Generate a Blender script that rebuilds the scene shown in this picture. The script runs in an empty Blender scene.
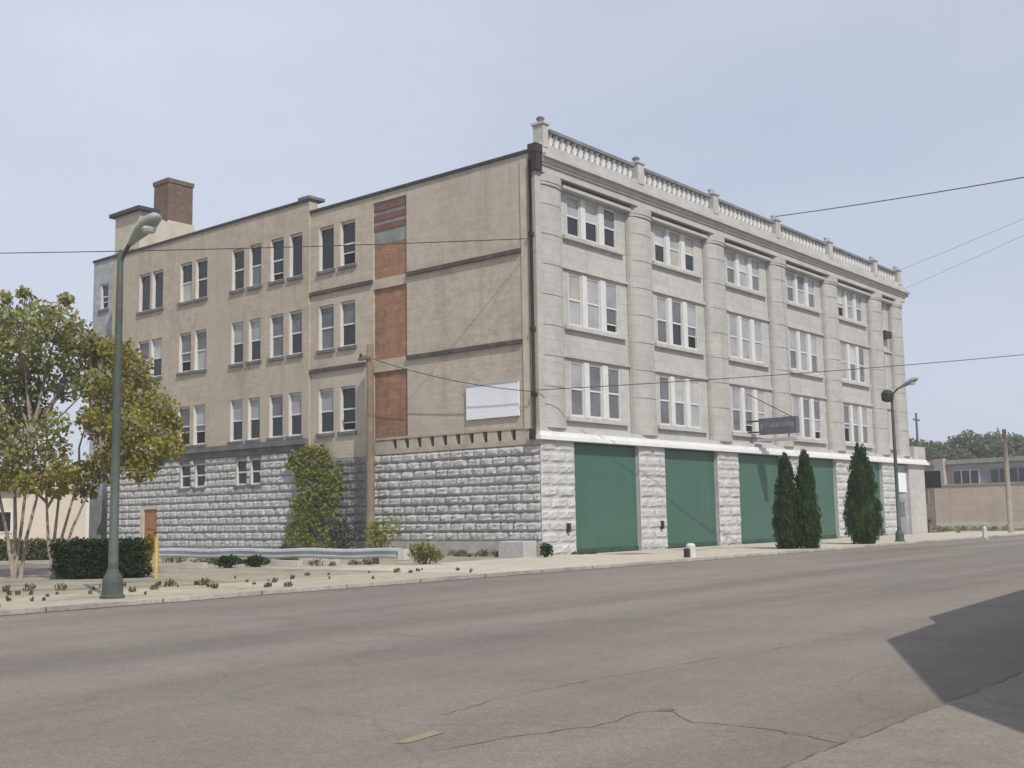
import bpy, math, random
from mathutils import Vector, Matrix
import numpy as np
R = math.radians
rng = random.Random(7)
sc = bpy.context.scene
col = sc.collection

# ------------------------------------------------------------------ camera
CAM = Vector((-33.2574, -26.2298, 1.5540))
YAW, PIT, ROLL, F = R(50.3636), R(6.7556), R(-1.00504), 1126.755
_d = Vector((math.sin(YAW)*math.cos(PIT), math.cos(YAW)*math.cos(PIT), math.sin(PIT)))
_r = Vector((math.cos(YAW), -math.sin(YAW), 0)); _u = _r.cross(_d)
_r2 = _r*math.cos(ROLL)+_u*math.sin(ROLL); _u2 = -_r*math.sin(ROLL)+_u*math.cos(ROLL)
cam = bpy.data.cameras.new("camera"); co = bpy.data.objects.new("camera", cam); col.objects.link(co)
co.matrix_world = Matrix(((_r2.x, _u2.x, -_d.x, CAM.x), (_r2.y, _u2.y, -_d.y, CAM.y), (_r2.z, _u2.z, -_d.z, CAM.z), (0, 0, 0, 1)))
cam.sensor_width = 36; cam.lens = F*36/1024; cam.clip_start = .1; cam.clip_end = 5000
sc.camera = co

def at(px, py, dist):
    """world point on the sight line of a photo pixel at a horizontal distance in metres"""
    w = _d + _r2*((px-512)/F) + _u2*((384-py)/F)
    return CAM + w*(dist/math.hypot(w.x, w.y))

# ------------------------------------------------------------------ materials
MATS = {}
class NT:
    def __init__(s, name):
        s.m = bpy.data.materials.new(name); s.m.use_nodes = True
        s.t = s.m.node_tree; s.n = s.t.nodes
        s.b = s.n["Principled BSDF"]; MATS[name] = s.m
    def new(s, typ, **kw):
        n = s.n.new(typ)
        for k, v in kw.items():
            if k.startswith('i_'): n.inputs[k[2:].replace('_', ' ')].default_value = v
            else: setattr(n, k, v)
        return n
    def link(s, a, b): s.t.links.new(a, b)
    def coord(s, kind='Object', scale=(1, 1, 1)):
        c = s.new('ShaderNodeTexCoord'); m = s.new('ShaderNodeMapping'); m.inputs['Scale'].default_value = scale
        s.link(c.outputs[kind], m.inputs['Vector']); return m.outputs[0]
    def noise(s, vec, scale, detail=5, rough=.6, dist=0):
        n = s.new('ShaderNodeTexNoise', i_Scale=scale, i_Detail=detail, i_Roughness=rough, i_Distortion=dist)
        s.link(vec, n.inputs['Vector']); return n.outputs['Fac']
    def ramp(s, fac, stops):
        r = s.new('ShaderNodeValToRGB'); e = r.color_ramp.elements
        while len(e) < len(stops): e.new(.5)
        for el, (p, c) in zip(e, stops):
            el.position = p; el.color = (*c, 1) if len(c) == 3 else c
        s.link(fac, r.inputs[0]); return r.outputs[0]
    def mix(s, a, b, fac, mode='MIX'):
        m = s.new('ShaderNodeMix', data_type='RGBA', blend_type=mode)
        for v, sock in ((a, m.inputs[6]), (b, m.inputs[7]), (fac, m.inputs[0])):
            if isinstance(v, (tuple, list)): sock.default_value = (*v, 1) if len(v) == 3 else v
            elif isinstance(v, (int, float)): sock.default_value = v
            else: s.link(v, sock)
        return m.outputs[2]
    def bump(s, h, strength=.4, dist=.02):
        b = s.new('ShaderNodeBump', i_Strength=strength, i_Distance=dist); s.link(h, b.inputs['Height'])
        s.link(b.outputs[0], s.b.inputs['Normal'])
    def out(s, c, rough=.9, spec=.3):
        if isinstance(c, tuple): s.b.inputs['Base Color'].default_value = (*c, 1)
        else: s.link(c, s.b.inputs['Base Color'])
        s.b.inputs['Roughness'].default_value = rough; s.b.inputs['Specular IOR Level'].default_value = spec
        return s.m

def g(v): return (v, v, v)
def mul(c, k): return tuple(x*k for x in c)
BW = (0, 0, 0); WH = (1, 1, 1)

def plain(name, c, var=.25, scale=3., rough=.85, bump=.15, spec=.3, fine=40):
    t = NT(name); v = t.coord()
    n = t.noise(v, scale, 6); n2 = t.noise(v, fine, 3)
    c1 = t.ramp(n, [(.3, mul(c, 1-var)), (.7, mul(c, 1+var))])
    c2 = t.mix(c1, t.ramp(n2, [(.3, g(.82)), (.7, g(1.1))]), .7, 'MULTIPLY')
    if bump: t.bump(n2, bump, .02)
    return t.out(c2, rough, spec)

def brick(name, c1, c2, mortar, bw=.22, bh=.075, ms=.012, stain=(.08, .075, .07), stain_amt=.45, streak=.5, tint=None, mot=.9):
    t = NT(name); v = t.coord(); uv = t.coord('UV')
    b = t.new('ShaderNodeTexBrick', i_Scale=1.0)
    b.inputs['Brick Width'].default_value = bw; b.inputs['Row Height'].default_value = bh
    b.inputs['Mortar Size'].default_value = ms; b.inputs['Mortar Smooth'].default_value = .2
    b.inputs['Color1'].default_value = (*c1, 1); b.inputs['Color2'].default_value = (*c2, 1); b.inputs['Mortar'].default_value = (*mortar, 1)
    t.link(uv, b.inputs['Vector'])
    big = t.noise(v, .35, 6, .62, .4); mid = t.noise(v, 2.2, 6, .65); fin = t.noise(v, 14, 3)
    sv = t.coord('Object', (1.3, 1.3, .1)); st = t.noise(sv, 1.0, 5, .65)
    c = t.mix(b.outputs['Color'], t.ramp(mid, [(.3, g(.74)), (.7, g(1.18))]), mot, 'MULTIPLY')
    c = t.mix(c, t.ramp(fin, [(.3, g(.78)), (.7, g(1.18))]), mot, 'MULTIPLY')
    hv = t.coord('Object', (.25, .25, 5)); c = t.mix(c, t.ramp(t.noise(hv, 1.0, 5, .7), [(.32, g(.84)), (.68, g(1.12))]), mot, 'MULTIPLY')
    if tint: c = t.mix(c, tint, t.ramp(t.noise(v, .22, 4, .5, .3), [(.42, BW), (.66, g(.75))]))
    c = t.mix(c, stain, t.ramp(big, [(.5, BW), (.78, g(stain_amt))]))
    c = t.mix(c, stain, t.ramp(st, [(.52, BW), (.8, g(streak))]))
    h = t.mix(b.outputs['Fac'], mid, .35); t.bump(h, -.35, .015)
    return t.out(c, .92, .25)

brick('tan_brick', (.54, .447, .348), (.45, .37, .285), (.5, .45, .38), tint=(.48, .435, .365), stain=(.23, .2, .165), mot=.6)
brick('tan_brick_pink', (.515, .418, .322), (.425, .342, .262), (.47, .415, .345), tint=(.44, .39, .31), stain=(.22, .19, .15), mot=.6, stain_amt=.4)
brick('red_brick', (.39, .185, .105), (.29, .13, .075), (.33, .24, .17), stain_amt=.5, streak=.6)
brick('chimney_brick', (.19, .12, .085), (.145, .09, .065), (.17, .135, .105), stain_amt=.4)
brick('old_brick', (.3, .17, .12), (.22, .12, .09), (.28, .25, .22))
brick('block_wall', (.66, .54, .45), (.63, .515, .43), (.58, .47, .4), .4, .2, .012, stain_amt=.2, streak=.2, mot=.4)
brick('grey_stucco', (.4, .42, .42), (.37, .39, .4), (.36, .38, .39), .6, .3, .006, stain_amt=.35, streak=.45)
FS = dict(bw=1.15, bh=.44, ms=.01, stain=(.28, .262, .235), stain_amt=.45, streak=.4, mot=.42)
brick('painted_stone', (.5, .485, .458), (.47, .456, .43), (.39, .376, .352), **FS)
brick('pilaster_stone', (.455, .438, .412), (.435, .418, .392), (.36, .346, .322), **FS)
plain('cornice_stone', (.47, .457, .432), .14, 1.1, .9, .3, fine=16)
plain('white_ledge', (.76, .76, .745), .06, 2, .6)
plain('white_frame', (.64, .635, .615), .08, 5, .55)
plain('cream_paint', (.52, .47, .37), .14, 1.2, .8)
plain('cream_wall', (.6, .53, .44), .1, .6, .85)
plain('stone_grey', (.45, .443, .433), .16, 1.6, .95, .5, fine=9)
plain('stone_dark', (.2, .195, .19), .3, 1.5, .95, .4, fine=9)
plain('stone_white', (.475, .47, .456), .16, 1.4, .92, .5, fine=9)
plain('white_stone', (.66, .65, .63), .1, 2, .85)
plain('rail_stone', (.2, .2, .205), .3, 1.5, .9)
plain('stone_ledge', (.15, .15, .152), .35, 1.2, .95, .4, fine=9)
plain('mortar_dark', (.22, .217, .215), .3, 4, .95)
plain('concrete', (.42, .395, .35), .2, 1.5, .92, .3)
plain('concrete_pale', (.6, .57, .51), .14, 2, .9, .3)
plain('dark_ledge', (.1, .085, .072), .3, 2, .9)
plain('coping', (.055, .055, .06), .3, 3, .8)
plain('roof_felt', (.07, .07, .07), .3, 1, .95)
plain('dark_metal', (.035, .033, .032), .3, 4, .6, .05)
plain('rust_pipe', (.045, .036, .033), .35, 2, .7)
plain('black', (.012, .012, .013), .3, 4, .7)
plain('green_pole', (.08, .094, .079), .18, 3, .6, .05)
plain('lamp_metal', (.3, .33, .3), .12, 3, .45, .05)
plain('lamp_lens', (.5, .5, .46), .05, 3, .3, 0)
plain('galvanised', (.5, .53, .53), .16, 1.2, .45, .05)
MATS['galvanised'].node_tree.nodes['Principled BSDF'].inputs['Metallic'].default_value = .35
plain('old_wood', (.22, .165, .12), .3, 1.5, .9)
plain('door_brown', (.36, .16, .075), .15, 2, .7)
plain('door_grey', (.25, .27, .28), .1, 2, .5)
plain('sign_face', (.125, .12, .15), .15, 1.5, .45, 0)
plain('sign_mark', (.21, .205, .235), .3, 2, .5, 0)
plain('board_white', (.8, .82, .86), .04, 1, .5, .03)
plain('yellow_paint', (.42, .31, .08), .2, 6, .6)
plain('shingles', (.13, .085, .06), .25, 1, .95, .5, fine=8)
plain('bark', (.16, .135, .1), .3, 5, .95, .5)
plain('bark_pale', (.27, .235, .185), .3, 5, .95, .5)
plain('rubber', (.015, .015, .016), .2, 5, .7)
plain('pole_grey', (.3, .26, .22), .2, 2, .9)
plain('pole_far', (.12, .11, .105), .1, 2, .9)
plain('wire', (.05, .05, .055), .1, 3, .6, 0)
plain('stucco_tan', (.42, .36, .3), .2, 1.5, .9)
plain('fascia_tan', (.46, .4, .36), .12, .6, .9)
plain('grey_paint', (.3, .31, .33), .1, 1, .7)
plain('window_far', (.06, .06, .07), .3, 1, .2, 0, .5)
plain('red_paver', (.3, .17, .12), .2, 3, .9, .3)
plain('stucco_grey', (.25, .245, .235), .3, .9, .95, .3)

# green sheet panels: ribbed sheet, weathered
t = NT('green_panel'); v = t.coord()
n = t.noise(v, .5, 4); sv = t.coord('Object', (2.5, 2.5, .15)); st = t.noise(sv, 1, 4)
c = t.ramp(n, [(.3, (.05, .115, .082)), (.7, (.06, .136, .098))])
c = t.mix(c, t.ramp(st, [(.35, g(.95)), (.65, g(1.03))]), .8, 'MULTIPLY')
t.out(c, .5, .4)

plain('green_dark', (.045, .085, .068), .3, 3, .7)
def glass(name, c, rough=.12):
    t = NT(name); v = t.coord(); n = t.noise(v, .9, 3)
    t.out(t.ramp(n, [(.3, mul(c, .72)), (.7, mul(c, 1.2))]), rough, .5); return t.m
glass('glass_curtain', (.4, .375, .33), .2)
glass('glass_dark', (.016, .018, .02)); glass('glass_mid', (.14, .142, .145)); glass('glass_pale', (.34, .34, .345)); glass('glass_blind', (.48, .475, .465), .2)

def asphalt():
    t = NT('asphalt'); v = t.coord()
    big = t.noise(v, .09, 5, .6, .6); mid = t.noise(v, .8, 6, .7); fin = t.noise(v, 45, 4, .7); f2 = t.noise(v, 9, 5, .75)
    lv = t.coord('Object', (.035, .55, 1)); lane = t.noise(lv, 1.0, 3, .5)
    c = t.ramp(big, [(.3, (.2, .173, .151)), (.5, (.222, .194, .166)), (.7, (.244, .216, .181))])
    c = t.mix(c, t.ramp(lane, [(.35, g(.8)), (.62, g(1.1))]), .9, 'MULTIPLY')
    c = t.mix(c, t.ramp(mid, [(.3, g(.86)), (.7, g(1.1))]), .8, 'MULTIPLY')
    c = t.mix(c, t.ramp(f2, [(.3, g(.86)), (.7, g(1.12))]), .8, 'MULTIPLY')
    c = t.mix(c, t.ramp(fin, [(.3, g(.72)), (.7, g(1.25))]), .75, 'MULTIPLY')
    # network of old cracks
    dn = t.new('ShaderNodeTexNoise', i_Scale=.9, i_Detail=4); t.link(v, dn.inputs['Vector'])
    ad = t.mix(v, dn.outputs['Color'], .45, 'ADD')
    vo = t.new('ShaderNodeTexVoronoi', feature='DISTANCE_TO_EDGE', i_Scale=.17); t.link(ad, vo.inputs['Vector'])
    cr = t.ramp(vo.outputs['Distance'], [(.0, g(.2)), (.004, g(.0))])
    vo2 = t.new('ShaderNodeTexVoronoi', feature='DISTANCE_TO_EDGE', i_Scale=.62); t.link(ad, vo2.inputs['Vector'])
    cr2 = t.mix(t.ramp(vo2.outputs['Distance'], [(.0, g(.2)), (.01, g(0))]), t.ramp(t.noise(v, .15, 3), [(.5, BW), (.62, WH)]), 1., 'MULTIPLY')
    c = t.mix(c, (.055, .05, .045), cr); c = t.mix(c, (.06, .055, .05), cr2)
    # oil and tar patches
    c = t.mix(c, (.13, .12, .11), t.ramp(t.noise(v, .33, 3, .5), [(.66, BW), (.78, g(.3))]))
    ag = t.new('ShaderNodeTexVoronoi', i_Scale=60.); t.link(v, ag.inputs['Vector'])
    c = t.mix(c, t.ramp(ag.outputs['Color'], [(.2, g(.75)), (.8, g(1.22))]), .5, 'MULTIPLY')
    c = t.mix(c, (.3, .28, .25), t.ramp(t.noise(v, 21, 3, .6), [(.64, BW), (.72, g(.5))]))
    c = t.mix(c, (.075, .07, .065), t.ramp(t.noise(v, 5.3, 2, .5), [(.73, BW), (.78, g(.6))]))
    h = t.mix(fin, mid, .3); t.bump(h, .8, .015); t.out(c, .9, .25)
asphalt()

def dirt(name, a, b, w, wt=.56, grass=.6):
    t = NT(name); v = t.coord()
    big = t.noise(v, .3, 6, .65, .5); mid = t.noise(v, 2.0, 6, .7); fin = t.noise(v, 30, 4, .75)
    c = t.ramp(big, [(.35, a), (.65, b)])
    c = t.mix(c, t.ramp(mid, [(.3, g(.78)), (.7, g(1.16))]), .8, 'MULTIPLY')
    c = t.mix(c, t.ramp(fin, [(.3, g(.7)), (.7, g(1.25))]), .8, 'MULTIPLY')
    c = t.mix(c, w, t.ramp(t.noise(v, .55, 6, .75, .4), [(wt, BW), (wt+.14, g(grass))]))
    t.bump(t.mix(fin, mid, .4), .7, .03); t.out(c, .95, .2)
dirt('sand', (.40, .345, .265), (.46, .405, .315), (.2, .19, .1), .56, .7)
dirt('gravel', (.3, .268, .212), (.385, .34, .265), (.16, .155, .08), .5, .8)
dirt('field', (.16, .16, .09), (.23, .2, .13), (.09, .11, .04), .45, .7)
dirt('walk', (.47, .425, .345), (.53, .485, .4), (.3, .26, .19), .6, .6)
dirt('apron', (.236, .21, .18), (.268, .24, .204), (.185, .165, .145), .55, .4)

brick('kerb_stone', (.44, .415, .37), (.4, .375, .33), (.14, .13, .11), 2.4, 3, .02, stain_amt=.6, streak=.3)
def leafmat(name, cols):
    t = NT(name); ge = t.new('ShaderNodeNewGeometry')
    k = len(cols); c = t.ramp(ge.outputs['Random Per Island'], [(i/(k-1), x) for i, x in enumerate(cols)])
    tr = t.new('ShaderNodeBsdfTranslucent'); t.link(c, tr.inputs['Color'])
    t.out(c, .75, .2)
    mx = t.new('ShaderNodeMixShader'); mx.inputs[0].default_value = .38
    o = t.n['Material Output']; t.link(t.b.outputs[0], mx.inputs[1]); t.link(tr.outputs[0], mx.inputs[2]); t.link(mx.outputs[0], o.inputs[0])
leafmat('leaf_olive', [(.15, .175, .055), (.24, .265, .085), (.3, .32, .115), (.34, .34, .15), (.3, .2, .085)])
leafmat('leaf_yellow', [(.16, .185, .04), (.27, .26, .05), (.33, .28, .06), (.23, .245, .05), (.34, .2, .085)])
leafmat('leaf_hedge', [(.012, .03, .008), (.024, .05, .012), (.035, .065, .018), (.05, .08, .02)])
leafmat('leaf_hedge_end', [(.12, .12, .015), (.2, .16, .02), (.25, .19, .03), (.06, .08, .02)])
leafmat('leaf_arbor', [(.018, .042, .006), (.03, .062, .009), (.044, .085, .013), (.058, .1, .018)])
leafmat('leaf_ivy', [(.15, .19, .03), (.22, .26, .045), (.28, .31, .07), (.3, .27, .1)])
leafmat('leaf_far', [(.12, .145, .085), (.155, .185, .105), (.19, .22, .125), (.22, .235, .16)])  # pale greens with distance haze mixed into the leaf colour
leafmat('leaf_weed', [(.07, .08, .025), (.12, .115, .045), (.2, .175, .09), (.06, .075, .02)])
leafmat('leaf_bush', [(.12, .14, .03), (.2, .21, .06), (.27, .25, .1), (.1, .11, .03)])
leafmat('leaf_dull', [(.1, .115, .08), (.14, .15, .11), (.18, .18, .14), (.1, .09, .07)])

# ------------------------------------------------------------------ mesh building
class MB:
    def __init__(s): s.v = []; s.f = []
    def quad(s, *p):
        i = len(s.v); s.v += [tuple(q) for q in p]; s.f.append(tuple(range(i, i+len(p))))
    def box(s, x0, x1, y0, y1, z0, z1):
        i = len(s.v)
        s.v += [(x, y, z) for z in (z0, z1) for x, y in ((x0, y0), (x1, y0), (x1, y1), (x0, y1))]
        s.f += [tuple(i+k for k in q) for q in ((3, 2, 1, 0), (4, 5, 6, 7), (0, 1, 5, 4), (1, 2, 6, 5), (2, 3, 7, 6), (3, 0, 4, 7))]
        return s
    def prism(s, poly, z0, z1):
        n = len(poly); i = len(s.v)
        a = sum(poly[k][0]*poly[(k+1) % n][1]-poly[(k+1) % n][0]*poly[k][1] for k in range(n))
        if a < 0: poly = poly[::-1]
        s.v += [(x, y, z0) for x, y in poly]+[(x, y, z1) for x, y in poly]
        s.f.append(tuple(i+k for k in reversed(range(n)))); s.f.append(tuple(i+n+k for k in range(n)))
        for k in range(n): s.f.append((i+k, i+(k+1) % n, i+n+(k+1) % n, i+n+k))
        return s
    def tube(s, pts, rad, n=8, cap=True):
        pts = [Vector(p) for p in pts]
        if not hasattr(rad, '__len__'): rad = [rad]*len(pts)
        i0 = len(s.v)
        for k, p in enumerate(pts):
            d = (pts[min(k+1, len(pts)-1)]-pts[max(k-1, 0)]).normalized()
            a = d.cross(Vector((0, 0, 1)) if abs(d.z) < .9 else Vector((1, 0, 0))).normalized(); b = d.cross(a)
            for j in range(n):
                an = 2*math.pi*j/n; s.v.append(tuple(p+(a*math.cos(an)+b*math.sin(an))*rad[k]))
        for k in range(len(pts)-1):
            for j in range(n):
                a = i0+k*n+j; b = i0+k*n+(j+1) % n; s.f.append((a, b, b+n, a+n))
        if cap:
            s.f.append(tuple(i0+j for j in range(n))); s.f.append(tuple(i0+(len(pts)-1)*n+j for j in reversed(range(n))))
        return s
    def lathe(s, prof, n=16, c=(0, 0)):
        return s.tube([(c[0], c[1], z) for r, z in prof], [r for r, z in prof], n)
    def build(s, name, mat, parent=None, loc=None, smooth=False, bevel=0):
        me = bpy.data.meshes.new(name); me.from_pydata(s.v, [], s.f); me.update()
        if smooth:
            for p in me.polygons: p.use_smooth = True
        uv = me.uv_layers.new(name='UVMap'); vs = me.vertices; data = uv.data
        for p in me.polygons:
            nx, ny, nz = (abs(q) for q in p.normal)
            for li in p.loop_indices:
                q = vs[me.loops[li].vertex_index].co
                data[li].uv = (q.x, q.y) if nz > max(nx, ny) else ((q.x, q.z) if ny >= nx else (q.y, q.z))
        me.materials.append(MATS[mat])
        o = bpy.data.objects.new(name, me); col.objects.link(o)
        if loc is not None: o.location = loc
        if parent: o.parent = parent
        if bevel:
            bv = o.modifiers.new('bevel', 'BEVEL'); bv.width = bevel; bv.segments = 2; bv.limit_method = 'ANGLE'
        return o

def tag(o, label=None, cat=None, group=None, kind=None):
    for k, v in (('label', label), ('category', cat), ('group', group), ('kind', kind)):
        if v: o[k] = v
    return o
def empty(name, loc, label, cat, group=None, rz=0):
    o = bpy.data.objects.new(name, None); col.objects.link(o); o.location = loc; o.rotation_euler = (0, 0, rz)
    return tag(o, label, cat, group)
def structure(o): o['kind'] = 'structure'; return o

def wall(mb, axis, c, u0, u1, z0, z1, holes, depth):
    """sheet on x=c (axis 'L', u=y) or y=c (axis 'R', u=x), with openings and their reveals going inwards"""
    us = sorted({u0, u1, *[h[0] for h in holes], *[h[1] for h in holes]}); zs = sorted({z0, z1, *[h[2] for h in holes], *[h[3] for h in holes]})
    P = (lambda u, z, k=0: (c+k, u, z)) if axis == 'L' else (lambda u, z, k=0: (u, c+k, z))
    fl = axis == 'L'
    def q(*p): mb.quad(*(reversed(p) if fl else p))
    for a, b in zip(us, us[1:]):
        for d, e in zip(zs, zs[1:]):
            m, w = (a+b)/2, (d+e)/2
            if any(h[0] < m < h[1] and h[2] < w < h[3] for h in holes): continue
            q(P(a, d), P(b, d), P(b, e), P(a, e))
    for a, b, d, e in holes:
        q(P(a, d), P(a, e), P(a, e, depth), P(a, d, depth)); q(P(b, e), P(b, d), P(b, d, depth), P(b, e, depth))
        q(P(a, e), P(b, e), P(b, e, depth), P(a, e, depth)); q(P(b, d), P(a, d), P(a, d, depth), P(b, d, depth))

def bx(mb, axis, ua, ub, da, db, za, zb):
    if axis == 'L': mb.box(da, db, ua, ub, za, zb)
    else: mb.box(ua, ub, da, db, za, zb)

def window(bld, axis, c, u0, u1, z0, z1, jamb, glazing, sill='white_frame', depth=.2, front=.045, rail=True):
    """double-hung window in an opening of the wall at c: frame > two panes, sill"""
    m = MB(); a, b = c+front, c+depth
    bx(m, axis, u0+.001, u0+jamb, a, b, z0+.001, z1-.001); bx(m, axis, u1-jamb, u1-.001, a, b, z0+.001, z1-.001)
    bx(m, axis, u0+jamb, u1-jamb, b-.09, b-.002, z1-.09, z1-.002); bx(m, axis, u0+jamb, u1-jamb, b-.09, b-.002, z0+.002, z0+.09)
    zm = z0+(z1-z0)*.5
    if rail: bx(m, axis, u0+jamb, u1-jamb, b-.075, b-.004, zm-.035, zm+.035)
    w = m.build('window', 'white_frame', bld)
    if not rail:
        p = MB(); bx(p, axis, u0+jamb, u1-jamb, b-.03, b-.015, z0+.09, z1-.09); p.build('pane', 'glass_dark', w)  # dark pane stands in for the unlit hollow of a sashless opening
    up, lo = glazing
    if rail:
        p = MB(); bx(p, axis, u0+jamb, u1-jamb, b-.06, b-.045, zm+.035, z1-.09); p.build('pane', up, w)
        p = MB(); bx(p, axis, u0+jamb, u1-jamb, b-.035, b-.02, z0+.09, zm-.035); 
        op = rng.random()
        if op < .15:
            zc = z0+.09+(zm-z0)*rng.uniform(.3, .75); p = MB(); bx(p, axis, u0+jamb, u1-jamb, b-.035, b-.02, zc, zm-.035); q_ = p.build('pane', lo, w)
            p = MB(); bx(p, axis, u0+jamb, u1-jamb, b-.006, b-.003, z0+.09, zc); p.build('dark_interior', 'black', w)  # black panel stands in for the unlit room below the raised sash
            p = MB(); bx(p, axis, u0+jamb, u1-jamb, b-.05, b-.015, zc-.05, zc-.001); p.build('sash_rail', 'white_frame', w)
        else:
            p.build('pane', lo, w)
    if sill:
        p = MB(); bx(p, axis, u0-.08, u1+.08, c-.1, c+.05, z0-.14, z0-.003); p.build('sill', sill, w)
    return w

def leaves(centres, n, size, seed, flat=0, vertical=0):
    """n small leaf faces spread through blobs (x, y, z, rx, ry, rz, weight)"""
    rs = np.random.RandomState(seed); C = np.array(centres, float)
    w = C[:, 6]/C[:, 6].sum(); idx = rs.choice(len(C), n, p=w)
    d = rs.normal(size=(n, 3)); d /= np.linalg.norm(d, axis=1)[:, None]
    r = rs.uniform(.15, 1, n)**.45
    P = C[idx, :3]+d*C[idx, 3:6]*(r*rs.uniform(.8, 1.15, n))[:, None]
    a = rs.normal(size=(n, 3)); a /= np.linalg.norm(a, axis=1)[:, None]
    if flat: a[:, 0] *= .25
    b = np.cross(a, rs.normal(size=(n, 3))); b /= np.linalg.norm(b, axis=1)[:, None]
    if vertical: a = a*.5+np.array([0, 0, 1.])
    s = (size*rs.uniform(.55, 1.35, n))[:, None]
    V = np.stack([P-a*s*.6, P+b*s*.35, P+a*s*.6, P-b*s*.35], 1).reshape(-1, 3)
    m = MB(); m.v = [tuple(x) for x in V]; m.f = [(4*i, 4*i+1, 4*i+2, 4*i+3) for i in range(n)]
    return m

# ------------------------------------------------------------------ ground
KY = -6.6; FY = -22.95; ZS = .1
def sheet(name, mat, x0, x1, y0, y1, z): return structure(MB().box(x0, x1, y0, y1, z-.3, z).build(name, mat))
structure(MB().box(-900, 1500, -700, 1600, -1.0, -.06).build('ground', 'field'))
road = sheet('road', 'asphalt', -400, 900, FY, KY, 0)
sheet('kerb', 'kerb_stone', -400, 900, KY, KY+.18, ZS)
sheet('lot', 'gravel', -70, 0, -3.2, 75, ZS-.01)
sheet('sidewalk', 'walk', -10.5, 45, KY+.18, 0.0, ZS)
sheet('verge', 'sand', -120, -10.5, KY+.18, -3.2, ZS-.004)
sheet('verge', 'sand', -10.5, -7.0, -.004, 4.5, ZS-.004)
sheet('apron', 'apron', -400, 900, -60, FY, .015)
sheet('yard', 'field', 45, 400, KY+.18, 300, ZS-.02)
# cracks and marks in the road surface
def ribbon(pts, w, seed):
    rr = random.Random(seed); m = MB(); P = []
    for (a, b) in zip(pts, pts[1:]):
        k = max(2, int(math.dist(a, b)/.12))
        for i in range(k): P.append((a[0]+(b[0]-a[0])*i/k+rr.uniform(-.03, .03), a[1]+(b[1]-a[1])*i/k+rr.uniform(-.03, .03)))
    P.append(pts[-1])
    for a, b in zip(P, P[1:]):
        d = Vector((b[0]-a[0], b[1]-a[1])); d.normalize(); nrm = (-d.y*w*rr.uniform(.3, 1), d.x*w*rr.uniform(.3, 1))
        m.quad((a[0]-nrm[0], a[1]-nrm[1], .004), (b[0]-nrm[0], b[1]-nrm[1], .004), (b[0]+nrm[0], b[1]+nrm[1], .004), (a[0]+nrm[0], a[1]+nrm[1], .004))
    return m
plain('crack', (.15, .135, .118), .3, 8, .95)
CRACKS = [[(-27.63, -20.79), (-27.21, -20.87), (-26.91, -20.92), (-26.27, -21.18), (-25.58, -21.13), (-25.35, -21.23)], [(-25.35, -21.23), (-25.7, -21.66), (-25.63, -22.2), (-25.86, -23.12)], [(-26.58, -19.89), (-25.63, -19.71), (-24.4, -19.75), (-23.5, -19.86), (-22.35, -19.9), (-20.66, -20.14)]]
for i, pts in enumerate(CRACKS):
    ribbon(pts, (.008, .008, .006, .004)[i], i).build('crack', 'crack', road)
m = MB(); hp = [(-25.35+.09*math.cos(k*.7)*(1+.3*math.sin(k*2.1)), -21.23+.07*math.sin(k*.7)*(1+.3*math.cos(k*3.3)), .005) for k in range(9)]
m.quad(*hp); m.build('pothole', 'crack', road)
t = NT('worn_yellow'); v = t.coord()
t.out(t.mix((.34, .25, .11), (.23, .2, .17), t.ramp(t.noise(v, 14, 4), [(.4, BW), (.6, WH)])), .9)
m = MB(); m.quad((-27.56, -20.38, .005), (-27.5, -20.47, .005), (-27.06, -20.41, .005), (-27.1, -20.3, .005)); m.build('painted_mark', 'worn_yellow', road)
for x0, x1 in ((2.3, 3.7), (6.9, 7.8), (9.6, 10.2)):
    structure(MB().box(x0, x1, -2.6, -1.2, ZS-.1, ZS+.004).build('paving', 'red_paver'))
structure(ribbon([(-60, FY), (-30, FY+.02), (-25.2, FY), (-24, FY), (-15, FY+.03), (20, FY)], .014, 77).build('gutter', 'crack')).location.z = .014

# ------------------------------------------------------------------ the building
bld = empty('brick_building', (0, 0, 0), 'four storey tan brick and white stone building with green ground floor panels', 'building')
XE, YE, YS = 38.5, 29.8, 13.2
W4, W3, W2 = (12.82, 14.87), (9.18, 11.22), (5.42, 7.42)
G = ('glass_dark', 'glass_mid', 'glass_pale', 'glass_blind', 'glass_curtain')
def pick(d): return rng.choices(G, (*d, d[3]*.8+.15))[0]
# side wall (left in the photo): right section
slots = [(1.18+.72*k, 1.42+.72*k, 4.5, 4.9) for k in range(10)]
pair = [(10.18, 11.2), (11.6, 12.65)]
holesR = [(a, b, *w) for a, b in pair for w in (W4, W3, W2)] + slots
infill = [(7.0, 9.05, 4.83, 7.84), (7.0, 9.05, 8.36, 11.47), (7.0, 9.05, 11.9, 15.32)]
m = MB(); wall(m, 'L', 0, 0, YS, 4.26, 15.66, holesR+infill, .2); m.build('side_wall', 'tan_brick', bld)
MB().box(-.03, .001, .4, 8.9, 4.91, 5.0).build('vent_course', 'stucco_tan', bld); MB().box(-.03, .001, .4, 8.9, 4.3, 4.49).build('vent_course', 'stucco_tan', bld)
for a, b, c, d in slots: MB().box(.2, .22, a-.02, b+.02, c-.02, d+.02).build('vent_slot', 'black', bld)  # black plates behind the holes paint the darkness inside the slots

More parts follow.
